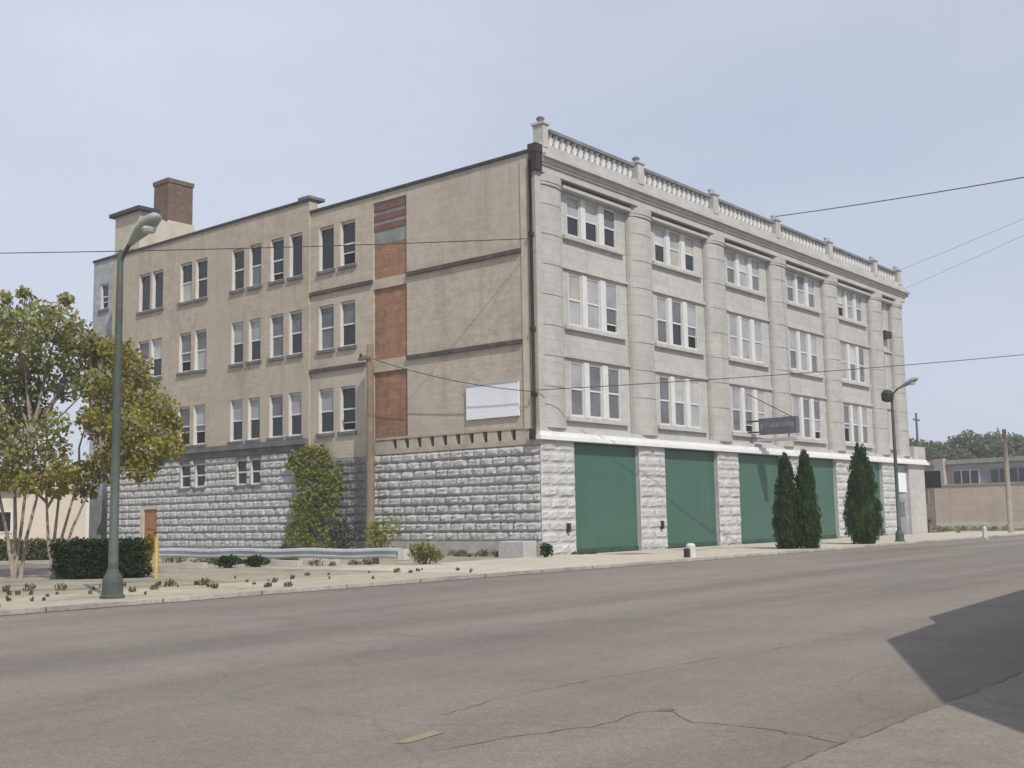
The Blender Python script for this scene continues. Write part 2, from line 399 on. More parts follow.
MB().box(.09, .2, 7.0, 9.05, 4.83, 7.84).build('brick_infill', 'red_brick', bld)
MB().box(.09, .2, 7.0, 9.05, 8.36, 11.47).build('brick_infill', 'red_brick', bld)
MB().box(.09, .2, 7.0, 9.05, 11.9, 13.42).build('brick_infill', 'red_brick', bld)
MB().box(.08, .2, 7.0, 9.05, 13.42, 15.32).build('cement_infill', 'stucco_grey', bld)
plain('purple_brick', (.2, .1, .085), .25, 3, .9)
for z in (14.05, 14.5, 14.95): MB().box(.05, .0795, 7.0, 9.05, z, z+.26).build('brick_band', 'purple_brick', bld)
for y0, y1, z in ((.75, 6.98, 11.76), (9.07, YS-.02, 11.76), (.75, 6.98, 8.2), (9.5, YS-.02, 8.2)):
    MB().box(-.11, .001, y0, y1, z, z+.16).build('ledge', 'dark_ledge', bld)
MB().box(-.05, .3, .36, .7, 4.9, 15.45).build('corner_strip', 'cream_paint', bld)
MB().box(-.08, .3, .0, YS, 15.662, 15.78).build('coping', 'coping', bld)
# left section, slightly proud, taller parapet
XL = -.1
Lpairs = [[(a-.03, b+.2) for a, b in q_] for q_ in [((13.7, 14.42), (15.04, 15.82)), ((16.72, 17.44), (18.06, 18.82)), ((21.05, 21.85), (22.36, 23.2)), ((24.95, 25.75), (26.15, 27.0))]]
basew = [(16.6, 17.4, 3.3, 4.55), (17.65, 18.5, 3.3, 4.55), (20.95, 21.85, 3.3, 4.5), (22.2, 23.1, 3.3, 4.5)]
holesL = [(a, b, *w) for P in Lpairs for a, b in P for w in (W4, W3, W2)]
m = MB(); wall(m, 'L', XL, YS, YE, 5.26, 16.24, holesL, .2)
m.quad((XL, YS, 4.26), (.0, YS, 4.26), (0, YS, 16.24), (XL, YS, 16.24)); m.quad((XL, YE, .1), (XL, YE, 16.24), (12, YE, 16.24), (12, YE, .1))
m.quad((0, YS, 15.6), (.4, YS, 15.6), (.4, YS, 16.24), (0, YS, 16.24))
m.build('side_wall', 'tan_brick_pink', bld)
MB().box(XL-.07, .4, YS-.03, YE+.02, 16.242, 16.36).build('coping', 'coping', bld)
MB().box(XL-.06, .8, YS-.06, YS+.75, 16.362, 16.5).build('parapet_cap', 'stone_ledge', bld)
# windows on the side
for P, c in [(pair, 0)]+[(q, XL) for q in Lpairs]:
    for a, b in P:
        for zi, w in enumerate((W4, W3, W2)):
            if zi == 0: gz = (pick((6, 2, 1, 0)), pick((7, 2, 0, 0)))
            else: gz = (pick((1, 4, 4, 1)), pick((6, 2, 2, 0)))
            window(bld, 'L', c, a, b, w[0], w[1], .045, gz, 'stone_ledge', depth=.22, front=.02, rail=not (zi == 0 and rng.random() < .45))
for a, b, z0, z1 in basew: window(bld, 'L', XL, a, b, z0, z1, .05, ('glass_dark', 'glass_dark'), 'stone_ledge', depth=.18, front=.02)
# stone ledge over the left stone base
m = MB(); m.box(XL-.22, .2, YS+.02, YE, 5.0, 5.25); m.box(XL-.12, .2, YS+.02, YE, 4.72, 4.998); m.build('stone_ledge', 'stone_ledge', bld)

# rock-faced stone
def block(m, axis, c, u0, u1, z0, z1, out, rr):
    nu, nz = 5, 4; j = .016
    P = (lambda u, z, k: (c-k, u, z)) if axis == 'L' else (lambda u, z, k: (u, c-k, z))
    i = len(m.v); base = rr.uniform(.55, 1.1)*out
    for b in range(nz+1):
        for a in range(nu+1):
            ed = a in (0, nu) or b in (0, nz)
            fu = a/nu; fz = b/nz
            if 0 < a < nu: fu += rr.uniform(-.06, .06)
            if 0 < b < nz: fz += rr.uniform(-.05, .05)
            k = -.01 if b in (0, nz) else base*(rr.uniform(.0, .35) if ed else rr.uniform(.6, 1.15))
            m.v.append(P(u0+.006+(u1-u0-.012)*fu, z0+j+(z1-z0-2*j)*fz, k))
    for b in range(nz):
        for a in range(nu):
            q = (i+b*(nu+1)+a, i+b*(nu+1)+a+1, i+(b+1)*(nu+1)+a+1, i+(b+1)*(nu+1)+a)
            m.f.append(q if axis == 'R' else q[::-1])
def stone(axis, c, u0, u1, z0, z1, h, w, out, holes=(), seed=1):
    rr = random.Random(seed); m = MB(); n = round((z1-z0)/h); h = (z1-z0)/n
    for k in range(n):
        u = u0; first = True
        while u < u1-.02:
            ww = w*rr.uniform(.9, 1.1)*((.5, 1)[k % 2] if first else 1); first = False
            e = min(u+ww, u1)
            if u1-e < .25: e = u1
            za, zb = z0+k*h, z0+(k+1)*h
            segs = [(u, e)]
            for a, b, d, f in holes:
                if zb > d+.03 and za < f-.03:
                    ns = []
                    for s, t_ in segs:
                        if t_ <= a or s >= b: ns.append((s, t_)); continue
                        if s < a: ns.append((s, a))
                        if t_ > b: ns.append((b, t_))
                    segs = ns
            for s, t_ in segs:
                if t_-s > .08: block(m, axis, c, s, t_, za, zb, out, rr)
            u = e
    return m
door = (25.1, 26.6, .1, 2.52)
m = MB(); wall(m, 'L', 0, 0.0, YS, .1, 4.27, [], .2); wall(m, 'L', XL, YS, YE, .1, 4.72, basew+[door], .2); m.quad((XL, YS, .05), (.3, YS, .05), (.3, YS, 4.9), (XL, YS, 4.9)); m.build('base_wall', 'mortar_dark', bld)
st = stone('L', 0, 0.02, 9.45, .66, 4.26, .36, .66, .095, seed=3).build('stone_base', 'stone_grey', bld)
stone('L', 0, 9.45, YS, .66, 4.26, .36, .66, .1, seed=4).build('stone_base', 'stone_dark', bld)
stone('L', XL, YS, YE, .35, 4.72, .365, .66, .09, basew+[door], seed=5).build('stone_base', 'stone_grey', bld)
MB().box(-.16, .02, -.02, YS-.1, 0, .655).build('foundation', 'concrete', bld)
MB().box(XL-.16, .02, YS-.098, 25.0, 0, .345).build('foundation', 'concrete', bld)
d = MB().box(XL+.06, XL+.14, 25.12, 26.3, .1, 2.3).build('door', 'door_brown', bld)
MB().box(XL+.03, XL+.058, 25.3, 26.1, .35, 1.1).build('door_panel', 'door_brown', d); MB().box(XL+.03, XL+.058, 25.3, 26.1, 1.3, 2.1).build('door_panel', 'door_brown', d)
MB().tube([(XL-.02, 25.25, 1.1), (XL+.06, 25.25, 1.1)], .04).build('handle', 'dark_metal', d)
m = MB(); m.box(XL-.01, XL+.15, 26.302, 26.6, .1, 2.3); m.box(XL-.01, XL+.15, 25.1, 26.6, 2.302, 2.5); m.build('door_frame', 'cream_paint', d)
# downspout
m = MB(); m.tube([(-.1, .16, 15.3), (-.1, .16, 5.1), (-.2, .1, 4.7)], .062, 10); m.build('downspout', 'rust_pipe', bld, smooth=True)
m = MB(); m.box(-.1, .28, -.16, .22, 14.9, 15.6); m.box(-.12, .3, -.18, .24, 15.602, 15.95); m.build('rain_head', 'rust_pipe', bld)
for z in (12.3, 8.6, 6.1): MB().box(-.18, -.002, .08, .24, z, z+.16).build('pipe_bracket', 'rust_pipe', bld)
MB().box(-.28, -.17, .04, .3, 4.45, 4.85).build('junction_box', 'dark_metal', bld)
# front (right in the photo)
FW = .5
wins = [(2.68, 3.58), (3.96, 4.87), (5.3, 6.2)]
V4, V3, V2 = (12.9, 14.62), (9.2, 11.37), (5.52, 7.76)
holesF = [(6.6*k+a, 6.6*k+b, *w) for k in range(5) for a, b in wins for w in (V4, V3, V2)]
nar = [(35.25, 36.0, *w) for w in (V4, V3, V2)]
m = MB(); wall(m, 'R', FW, 0, XE, 4.7, 15.3, holesF+nar+[(2.05, 36.7, 14.8, 14.95)], .35); m.quad((2, FW+.35, 14.75), (37, FW+.35, 14.75), (37, FW+.35, 15), (2, FW+.35, 15))
m.quad((XE, FW, .1), (XE, 30, .1), (XE, 30, 15.3), (XE, FW, 15.3))
m.build('front_wall', 'painted_stone', bld)
for k in range(5):
    for a, b in wins:
        for w in (V4, V3, V2):
            lo = pick((1.6, 5, 5, 0)); window(bld, 'R', FW, 6.6*k+a, 6.6*k+b, w[0], w[1], .05, (pick((0, 2, 6, 1)), lo), None, depth=.13, front=.012)
for a, b, z0, z1 in nar: window(bld, 'R', FW, a, b, z0, z1, .07, ('glass_mid', pick((3, 2, 1, 0))), None, depth=.13, front=.012)
# white mullion strips, sills, heads, lintels per bay
for k in range(6):
    x0 = 6.6*k+2.02; x1 = 6.6*k+6.9 if k < 5 else 36.8
    for z in (V4[0], V3[0], V2[0]): MB().box(x0+.3 if k < 5 else x0, x1-.3, FW-.17, FW+.02, z-.2, z-.04).build('sill_course', 'painted_stone', bld)
    for z in (V3[1], V2[1]): MB().box(x0, x1, FW-.1, FW+.02, z+.1, z+.22).build('head_course', 'painted_stone', bld)
    MB().box(x0, x1, FW-.36, FW+.02, 14.66, 14.8).build('lintel', 'painted_stone', bld)
    if k < 5:
        for (a, b), (c_, e) in zip(wins, wins[1:]):
            for w in (V4, V3, V2): MB().box(6.6*k+b+.03, 6.6*k+c_-.03, FW-.03, FW+.01, w[0], w[1]).build('mullion', 'white_frame', bld)
MB().box(.004, .34, .0, FW+.02, 4.79, 14.95).build('corner_pier', 'pilaster_stone', bld)
# pilasters
for k in range(7):
    cx = 1.17+6.6*k if k < 6 else 37.55
    hw = .86 if k < 6 else .8
    m = MB(); zs = [4.95, 5.5, 8.55, 8.6, 12.1, 12.15, 14.55]
    def arc(off): return [(cx-hw*math.cos(a*math.pi/14)*1.0, FW-.02-(.46+off)*math.sin(a*math.pi/14)**.7) for a in range(15)]
    def ring(z0, z1, off):
        p = arc(off)
        for i in range(14): m.quad((*p[i], z0), (*p[i+1], z0), (*p[i+1], z1), (*p[i], z1))
        m.quad(*[(*q, z1) for q in p]); m.quad(*[(*q, z0) for q in reversed(p)])
    z = 5.35
    while z < 14.4:
        e = min(z+1.2, 14.5); ring(z, e-.035, 0); ring(e-.035, e, -.03); z = e
    ring(4.95, 5.2, .06); ring(5.2, 5.35, .03); ring(14.5, 14.62, .05); ring(14.62, 14.95, .08)
    o = m.build('pilaster', 'pilaster_stone', bld, smooth=True)
    for p_ in o.data.polygons:
        if abs(p_.normal.z) > .7: p_.use_smooth = False
# entablature, cornice
m = MB(); m.box(.345, XE+.02, .0, .5, 14.952, 15.24); m.box(.37, XE+.06, -.07, .62, 15.242, 15.33); m.build('architrave', 'cornice_stone', bld)
m = MB()
for i, (z0, z1, o) in enumerate(((15.332, 15.5, -.13), (15.502, 15.66, -.27))): m.box(.37, XE+.3, o, .7, z0, z1)
m.build('cornice', 'cornice_stone', bld)
# balustrade
bal = MB().box(0.4, XE, .05, .5, 15.662, 16.16).build('balustrade', 'cornice_stone', bld)
peds = [.78, 7.6, 14.2, 20.8, 27.4, 34.0, 37.9]
bb = MB(); bb.lathe([(.1, 0), (.12, .03), (.07, .08), (.15, .24), (.08, .46), (.11, .5), (.11, .56)], 8)
bm = None
for i, p in enumerate(peds):
    m = MB(); w_ = .16 if i == 0 else .24; m.box(p-w_, p+w_, .02, .53, 16.022, 16.94); m.box(p-w_-.06, p+w_+.06, -.04, .59, 16.94, 17.03); m.build('pedestal', 'cornice_stone', bal)
    m = MB(); m.lathe([(.2, 17.03), (.1, 17.1), (.17, 17.2), (.17, 17.25), (.05, 17.33)], 10, (p, .27)); m.build('finial', 'stone_ledge' if i in (0, 1) else 'stone_grey', bal, smooth=True)
    if i < 6:
        a, b = p+.36, peds[i+1]-.36
        MB().box(a, b, .06, .48, 16.72, 16.85).build('rail', 'rail_stone', bal)
        n = max(3, int((b-a)/.4))
        for j in range(n):
            x = a+(b-a)*(j+.5)/n
            if bm is None: o = bb.build('baluster', 'white_stone', bal, loc=(x, .27, 16.162), smooth=True); bm = o
            else:
                o = bm.copy(); col.objects.link(o); o.parent = bal; o.location = (x, .27, 16.162)
# ground floor pillars, panels, white ledge
MB().box(-.2, 40.6, -.2, .45, 4.46, 4.62).build('white_ledge', 'white_ledge', bld); MB().box(-.1, 40.5, -.1, .46, 4.622, 4.78).build('white_ledge', 'white_ledge', bld)
MB().box(-.02, XE, .1, .48, 4.782, 4.97).build('plinth_course', 'painted_stone', bld)
m = MB(); m.box(0.01, XE, .2, .45, 4.38, 4.458); m.build('panel_head', 'dark_metal', bld)
for k in range(6):
    a, b = (0.0 if k == 0 else 6.6*k+.12), 6.6*k+2.16
    pl = MB().box(a+.02, b, .02, .5, .0, 4.458).build('pillar', 'stone_white', bld)
    stone('R', .02, a, b, .1, 4.45, .42, 1.1, .075, seed=20+k).build('stone_facing', 'stone_white', pl)
    if k in (0, 1):
        MB().box((a+b)/2+.45, (a+b)/2+.57, -.13, .02, .95, 1.3).build('wall_fixture', 'dark_metal', pl)
    if k < 5:
        x0, x1 = b+.01, 6.6*(k+1)+.11
        m = MB(); n = int((x1-x0)/.3); dx = (x1-x0)/n
        for i in range(n):
            xa = x0+i*dx
            m.quad((xa, .2, .1), (xa+dx*.86, .2, .1), (xa+dx*.86, .2, 4.38), (xa, .2, 4.38))
            m.quad((xa+dx*.86, .2, .1), (xa+dx*.93, .193, .1), (xa+dx*.93, .193, 4.38), (xa+dx*.86, .2, 4.38))
            m.quad((xa+dx*.93, .193, .1), (xa+dx, .2, .1), (xa+dx, .2, 4.38), (xa+dx*.93, .193, 4.38))
        gp = m.build('green_panel', 'green_panel', bld)
        MB().box(x0, x1, .165, .174, .1, .3).build('kick_board', 'green_dark', gp)
# entrance bay and side porch at the far end
MB().box(35.18, 37.6, .25, .5, .1, 4.38).build('entrance_wall', 'grey_stucco', bld)
d = MB().box(36.0, 37.0, .2, .249, .1, 2.3).build('door', 'door_grey', bld)
MB().box(36.15, 36.85, .17, .199, 1.2, 2.1).build('pane', 'glass_mid', d)
MB().box(35.9, 37.3, .16, .249, 2.7, 3.9).build('notice_board', 'board_white', bld)
m = MB(); m.box(37.6, 40.3, .06, 4, .1, 4.458); m.box(XE+.05, 40.5, .0, 4, 4.782, 5.62); m.build('porch', 'painted_stone', bld)
MB().box(39.3, 40.2, -.03, -.002, 4.95, 5.4).build('porch_panel', 'stone_grey', bld)
MB().box(35.1, 36.2, .1, .5, 12.35, 12.75).build('window_box', 'dark_metal', bld)
# roof, wing, penthouse, chimney
MB().box(.25, XE-.05, .72, YE-.02, 15.0, 15.25).build('roof', 'roof_felt', bld)
m = MB(); wall(m, 'L', 1.2, YE, 34.1, .1, 16.85, [(32.45, 33.35, 13.95, 15.45)], .2); m.quad((1.2, 34.1, .1), (1.2, 34.1, 16.85), (14, 34.1, 16.85), (14, 34.1, .1)); m.quad((1.2, YE, 16.0), (14, YE, 16.0), (14, YE, 16.85), (1.2, YE, 16.85)); m.quad((1.2, YE, 16.7), (14, YE, 16.7), (14, 34.1, 16.7), (1.2, 34.1, 16.7))
m.build('rear_wing', 'grey_stucco', bld)
MB().box(1.12, 1.6, YE+.03, 34.14, 16.852, 16.98).build('coping', 'coping', bld)
window(bld, 'L', 1.2, 32.45, 33.35, 13.95, 15.45, .1, ('glass_dark', 'glass_dark'), 'stone_ledge')
ph = MB().box(1.5, 2.35, 29.6+.25, 32.4, 15.3, 19.3).build('penthouse', 'cream_paint', bld)
m = MB(); x0, x1, y0, y1 = 2.352, 4.7, 29.85, 32.3
m.quad((x0, y0, 15.3), (x1, y0, 15.3), (x1, y0, 18.6), (x0, y0, 19.2)); m.quad((x1, y0, 15.3), (x1, y1, 15.3), (x1, y1, 18.6), (x1, y0, 18.6)); m.quad((x0, y0, 19.2), (x1, y0, 18.6), (x1, y1, 18.6), (x0, y1, 19.2)); m.quad((x1, y1, 15.3), (x0, y1, 15.3), (x0, y1, 19.2), (x1, y1, 18.6))
m.build('stair_bulkhead', 'cream_paint', ph)
MB().box(1.25, 2.6, 29.6, 32.7, 19.302, 19.52).build('roof_slab', 'coping', ph)
ch = MB().box(4.0, 5.7, 30.9, 32.4, 15.3, 21.75).build('chimney', 'chimney_brick', bld)
MB().box(3.94, 5.76, 30.84, 32.46, 21.752, 22.0).build('chimney_cap', 'chimney_brick', ch)
MB().box(3.95, 5.8, 30.8, 30.898, 17.5, 19.4).build('cement_patch', 'cream_paint', ch)

# ------------------------------------------------------------------ things on and beside the building
o = MB().box(-.1, -.02, .93, 3.62, 5.42, 6.76); o = o.build('blank_signboard', 'board_white'); tag(o, 'blank white rectangular signboard fixed on the tan brick side wall near the corner', 'sign')
MB().box(-.13, -.101, .9, 3.65, 6.761, 6.79).build('frame', 'galvanised', o)
# projecting sign
x = 17.35
sg = empty('projecting_sign', (x, 0, -.22), 'dark purple grey box sign projecting from the white front above the green panels', 'sign')
MB().box(-.16, .16, -2.2, -.2, 5.6, 6.4).build('cabinet', 'sign_face', sg)
m = MB(); yy = -2.05
for k, wd in enumerate((.22, .2, .24, .16, .2, .22, .14, .24, .2)):
    m.box(-.172, -.161, yy, yy+wd*.75, 5.9+.02*(k % 2), 6.14+.03*((k*3) % 2)); yy += wd*.75+.05
m.build('lettering', 'sign_mark', sg)
m = MB(); m.tube([(0, -.1, 6.3), (0, .5, 6.3)], .04); m.tube([(0, -.1, 5.75), (0, .5, 5.75)], .04); m.tube([(0, -1.9, 6.4), (0, .45, 7.7)], .02); m.build('bracket', 'dark_metal', sg)
m = MB(); m.box(-.2, .2, -2.2, -.1, 5.27, 5.4); m.tube([(0, -1.7, 5.35), (0, -1.7, 5.61)], .04); m.build('light_tray', 'stone_grey', sg)
# wooden pole by the side wall
wp = empty('wooden_pole', (-.62, 8.6, ZS), 'weathered brown wooden pole standing against the tan brick side wall', 'utility pole')
MB().lathe([(.2, -.1), (.19, 2), (.17, 6), (.155, 8.8), (.1, 8.86)], 12).build('shaft', 'old_wood', wp, smooth=True)
MB().box(-.25, -.1, -.1, .5, 8.2, 8.32).build('crossarm', 'old_wood', wp)
m = MB(); m.lathe([(.04, 8.32), (.07, 8.4), (.04, 8.5)], 8, (-.17, .4)); m.build('insulator', 'dark_metal', wp)
# ivy
pts = []
r2 = random.Random(5)
for k in range(64):
    zz = r2.uniform(.3, 4.6); ww = 2.0-.1*zz
    pts.append((-.1-r2.uniform(.0, .05), 12.6+r2.uniform(-1, 1)*ww, zz, .07, .4, .36, 1))
iv = empty('climbing_ivy', (-.2, 12.7, ZS), 'yellow green climbing ivy covering part of the grey stone base', 'plant')
o = leaves([(a+.2-.2, b-12.7, c, d, e, f, h) for a, b, c, d, e, f, h in pts], 4000, .16, 3).build('foliage', 'leaf_ivy', iv)
m = MB()
for k in range(5): m.tube([(.02, -.6+.3*k, 0), (.0, -.5+.25*k, 1.5), (.02, -.8+.42*k, 3.4)], [.014, .01, .006], 5)
m.build('stem', 'bark', iv)

def shrub(name, loc, label, cat, w, d, h, n, size, mat, seed, group=None):
    r = empty(name, loc, label, cat, group); rr = random.Random(seed)
    cs = [(rr.uniform(-.6, .6)*w/2, rr.uniform(-.6, .6)*d/2, h*rr.uniform(.25, .75), w*.3, d*.3, h*.3, 1) for _ in range(9)]
    leaves(cs, n, size, seed).build('foliage', mat, r)
    m = MB()
    for c in cs: m.tube([(c[0]*.2, c[1]*.2, -.05), (c[0]*.6, c[1]*.6, c[2]*.6), c[:3]], [.03, .02, .008], 5)
    m.build('stem', 'bark', r); return r
shrub('shrub', (-.85, 10.0, ZS), 'dull grey green shrub at the foot of the wooden pole', 'shrub', 1.0, 1.2, 1.7, 1100, .13, 'leaf_dull', 11)
shrub('shrub', (-1.2, 7.3, ZS), 'loose yellow green shrub beside the wooden pole along the stone base', 'shrub', 1.0, 1.7, 1.8, 650, .12, 'leaf_ivy', 12)
shrub('shrub', (-6.6, -.4, ZS), 'pale yellow green bush growing at the end of the guardrail', 'shrub', 1.0, 1.2, .75, 800, .1, 'leaf_bush', 13)
shrub('shrub', (-.7, -.7, ZS), 'small dark green bush at the white corner pillar', 'shrub', .6, .6, .55, 420, .09, 'leaf_hedge', 14)
o = MB().box(-.95, -.17, .12, 1.35, ZS-.1, .68).build('concrete_block', 'stone_grey', bevel=.03); tag(o, 'grey concrete block against the side wall at the building corner', 'concrete block')
# weeds: ground cover
rr = random.Random(9); cs = []
def wd(x, y, s): cs.append((x, y, ZS+s*.35, s*.8, s*.8, s*.45, s))
for k in range(26): wd(rr.uniform(-1.0, -.2), rr.uniform(1.4, 7.5), rr.uniform(.12, .38))
for k in range(22): wd(rr.uniform(-.9, -.2), rr.uniform(13, 25), rr.uniform(.12, .4))
for k in range(50): wd(-8.2+rr.uniform(-.8, .8), rr.uniform(1.0, 12.5), rr.uniform(.1, .3))
for k in range(55): wd(rr.uniform(-27, -9), rr.triangular(-6.3, -1.0, -3.0), rr.choice((.03, .04, .05, .06, .09, .13)))
for px, py in ((170, 597), (200, 598), (212, 597), (223, 594), (250, 598), (130, 596), (98, 597), (20, 592), (40, 598), (70, 600)):
    p = at(px, py, 28); wd(p.x+rr.uniform(-.6, .6), p.y+rr.uniform(-.3, .5), rr.choice((.07, .1, .14, .2)))
for k in range(12): wd(rr.uniform(-2, 2)*.3+2.4, rr.uniform(-.5, -.1), .12)
for k in range(40): wd(rr.uniform(40, 60), rr.uniform(-5.8, 8), rr.uniform(.2, .5))
o = leaves(cs, 14000, .06, 21, vertical=1).build('weeds', 'leaf_weed'); o['kind'] = 'stuff'; o['label'] = 'dry weeds and grass tufts on the sandy verge and along the walls'

# arborvitae
def arbor(name, x, y, h, w, label, seed, n):
    r = empty(name, (x, y, ZS), label, 'evergreen tree', 'evergreens in front of the green panels')
    cs = []; q = random.Random(seed)
    for i in range(64):
        f = (i+.5)/64; rad = w/2*min(1, (1.02-f)**.5*1.12)*(.72+.28*min(1, f*7))
        for k in range(5):
            a = q.uniform(0, 6.28); rr_ = rad*q.uniform(.4, .98)
            cs.append((rr_*math.cos(a), rr_*math.sin(a), .08+f*(h-.25), .18*max(.35, rad/.6), .18*max(.35, rad/.6), .26, rad+.05))
    leaves(cs, int(n*1.5), .095, seed, vertical=1).build('foliage', 'leaf_arbor', r)
    MB().lathe([(.09, -.05), (.06, h*.5), (.02, h*.92)], 8).build('trunk', 'bark', r)
    p = MB(); p.lathe([(w*.25, .1), (w*.36, h*.15), (w*.32, h*.4), (w*.2, h*.7), (.03, h*.95)], 10); p.build('inner_growth', 'leaf_arbor', r)
arbor('arborvitae', 9.45, -5.3, 3.9, 1.15, 'left one of the two touching dark green columnar evergreens', 31, 9000)
arbor('arborvitae', 9.85, -5.95, 4.0, 1.15, 'right one of the two touching dark green columnar evergreens', 32, 9000)
arbor('arborvitae', 16.3, -5.65, 4.55, 1.6, 'broad dark green conical evergreen standing alone beside the right street lamp', 33, 12000)
# stub post on pavement
p = at(691, 555, 39.5)
o = empty('stub_post', (p.x, p.y, ZS), 'short white concrete stub post on the sidewalk before the green panels', 'bollard')
MB().lathe([(.17, -.02), (.16, .4), (.1, .47)], 12).build('post', 'concrete_pale', o); MB().box(-.34, -.19, -.08, .08, 0, .3).build('dark_box', 'dark_metal', o)  # dark box makes the left side of the post dark

# ------------------------------------------------------------------ street lamps
def lamp(loc, label, top, group, drum):
    o = empty('street_lamp', loc, label, 'street lamp', group)
    MB().lathe([(.24, 0), (.24, .06), (.2, .08), (.2, .34), (.18, .42), (.13, .5), (.1, .58), (.1, .7)], 12).build('base', 'green_pole', o)
    MB().lathe([(.095, .69), (.085, 3), (.07, 6), (.06, top), (.02, top+.06)], 12).build('pole', 'green_pole', o, smooth=True)
    MB().tube([(0, 0, top-.2), (0, -.15, top-.02), (0, -.32, top+.12), (0, -.5, top+.22)], .045, 8).build('arm', 'green_pole', o, smooth=True)
    h = MB(); secs = [(-.36, .06, .05, .13), (-.48, .1, .07, .2), (-.75, .17, .11, .33), (-1.02, .2, .14, .44), (-1.25, .15, .1, .52), (-1.33, .05, .03, .53)]
    for k, (y, w, hh, z) in enumerate(secs):
        for j in range(10): a = j*2*math.pi/10; h.v.append((w*math.cos(a), y, top+z+hh*math.sin(a)))
    for k in range(5):
        for j in range(10): h.f.append((k*10+j, k*10+(j+1) % 10, k*10+10+(j+1) % 10, k*10+10+j))
    h.f.append(tuple(range(9, -1, -1))); h.f.append(tuple(range(50, 60)))
    hd = h.build('lamp_head', 'lamp_metal', o, smooth=True)
    l = MB(); l.lathe([(.12, top+.25), (.15, top+.31), (.14, top+.36)], 10, (0, -1.02)); l.build('lens', 'lamp_lens', hd)
    if drum:
        m = MB(); m.lathe([(.1, top-.5), (.28, top-.42), (.3, top-.1), (.2, top+.05), (.05, top+.1)], 12, (-.22, .12)); m.build('drum', 'dark_metal', o)
    return o
lamp((-20.86, -5.54, ZS-.005), 'tall green metal street lamp with flared base beside the dark hedge', 7.02, 'cobra head street lamps', False)
lamp((20.0, -5.85, ZS), 'slim dark street lamp at the far kerb with a drum below its arm', 7.15, 'cobra head street lamps', True)

# ------------------------------------------------------------------ guardrail and blocks
gr = empty('guardrail', (0, 0, 0), 'galvanised steel guardrail crossing the lot in front of the stone base', 'guardrail')
A, B = Vector((-8.62, 11.65)), Vector((-7.03, .3)); dv = (B-A).normalized(); nv = Vector((dv.y, -dv.x))
if nv.x > 0: nv = -nv
prof = [(0, .02), (.08, .06), (.09, .11), (.0, .16), (0, .21), (.09, .26), (.08, .32), (0, .36)]
m = MB(); z0 = .26; NS = 24
for k in range(NS+1):
    p = A+(B-A)*(k/NS); sag = .02*math.sin(k*.9)
    for d, z in prof: m.v.append((p.x+nv.x*d, p.y+nv.y*d, z0+z+sag))
for k in range(NS):
    for j in range(7): i = k*8+j; m.f.append((i, i+8, i+9, i+1))
bm_ = m.build('beam', 'galvanised', gr); so = bm_.modifiers.new('thick', 'SOLIDIFY'); so.thickness = .006
m = MB(); m.box(-.16, .1, -.28, .0, z0, z0+.34); m.build('end_piece', 'concrete_pale', gr, loc=(B.x, B.y, 0))
for k in range(6):
    p = A+(B-A)*((k+.4)/6); MB().box(-.02, .13, -.07, .07, 0, .5).build('post', 'old_wood' if k % 2 else 'galvanised', gr, loc=(p.x+.04, p.y, 0))
for i, (px0, px1, lab) in enumerate(((181, 205, 'whitish concrete kerb block lying under the guardrail, leftmost of three'), (273, 301, 'whitish concrete kerb block lying under the middle of the guardrail'), (306, 338, 'whitish concrete kerb block lying under the guardrail, nearest its right end'))):
    p0, p1 = at(px0, 566, 38.6), at(px1, 566, 37.6); c = (p0+p1)/2; ln = (p1-p0).length
    m = MB(); m.prism([(-.14, 0), (.14, 0), (.09, .2), (-.09, .2)], -ln/2, ln/2)
    m.v = [(zz, x, y) for x, y, zz in m.v]
    o = m.build('concrete_kerb_block', 'concrete', bevel=.015); o.location = (c.x, c.y, ZS-.01); o.rotation_euler = (0, 0, math.atan2(p1.y-p0.y, p1.x-p0.x))
    tag(o, lab, 'kerb block', 'concrete blocks under the guardrail')
for i, (px, lab) in enumerate(((228, 'low dark green shrub under the guardrail, left one of two'), (256, 'low dark green shrub under the guardrail, right one of two'))):
    p = at(px, 566, 38.2); shrub('shrub', (p.x, p.y, ZS-.01), lab, 'shrub', .9, .7, .42, 700, .08, 'leaf_hedge', 80+i, 'low shrubs under the guardrail')
# tyre lying near the wall
p = at(286, 553, 44)
ty = MB(); nm, nn = 20, 10
for i in range(nm):
    for j in range(nn):
        a = i*2*math.pi/nm; b = j*2*math.pi/nn; rr_ = .36+.13*math.cos(b); ty.v.append((.14*math.sin(b), rr_*math.cos(a), .49+rr_*math.sin(a)))
for i in range(nm):
    for j in range(nn): ty.f.append((i*nn+j, ((i+1) % nm)*nn+j, ((i+1) % nm)*nn+(j+1) % nn, i*nn+(j+1) % nn))
o = ty.build('tyre', 'rubber', loc=(p.x, p.y, ZS-.02), smooth=True); o.rotation_euler = (0, R(-14), R(40)); o.scale = (.9, .62, .62); tag(o, 'black round tyre leaning behind the guardrail before the ivy', 'tyre')
# yellow bollard beside hedge
p = at(156, 579, 32.5)
o = empty('bollard', (p.x, p.y, ZS-.01), 'thin yellow steel post at the right end of the dark hedge', 'bollard')
MB().lathe([(.05, -.05), (.05, 1.1), (.02, 1.16)], 10).build('post', 'yellow_paint', o, smooth=True)

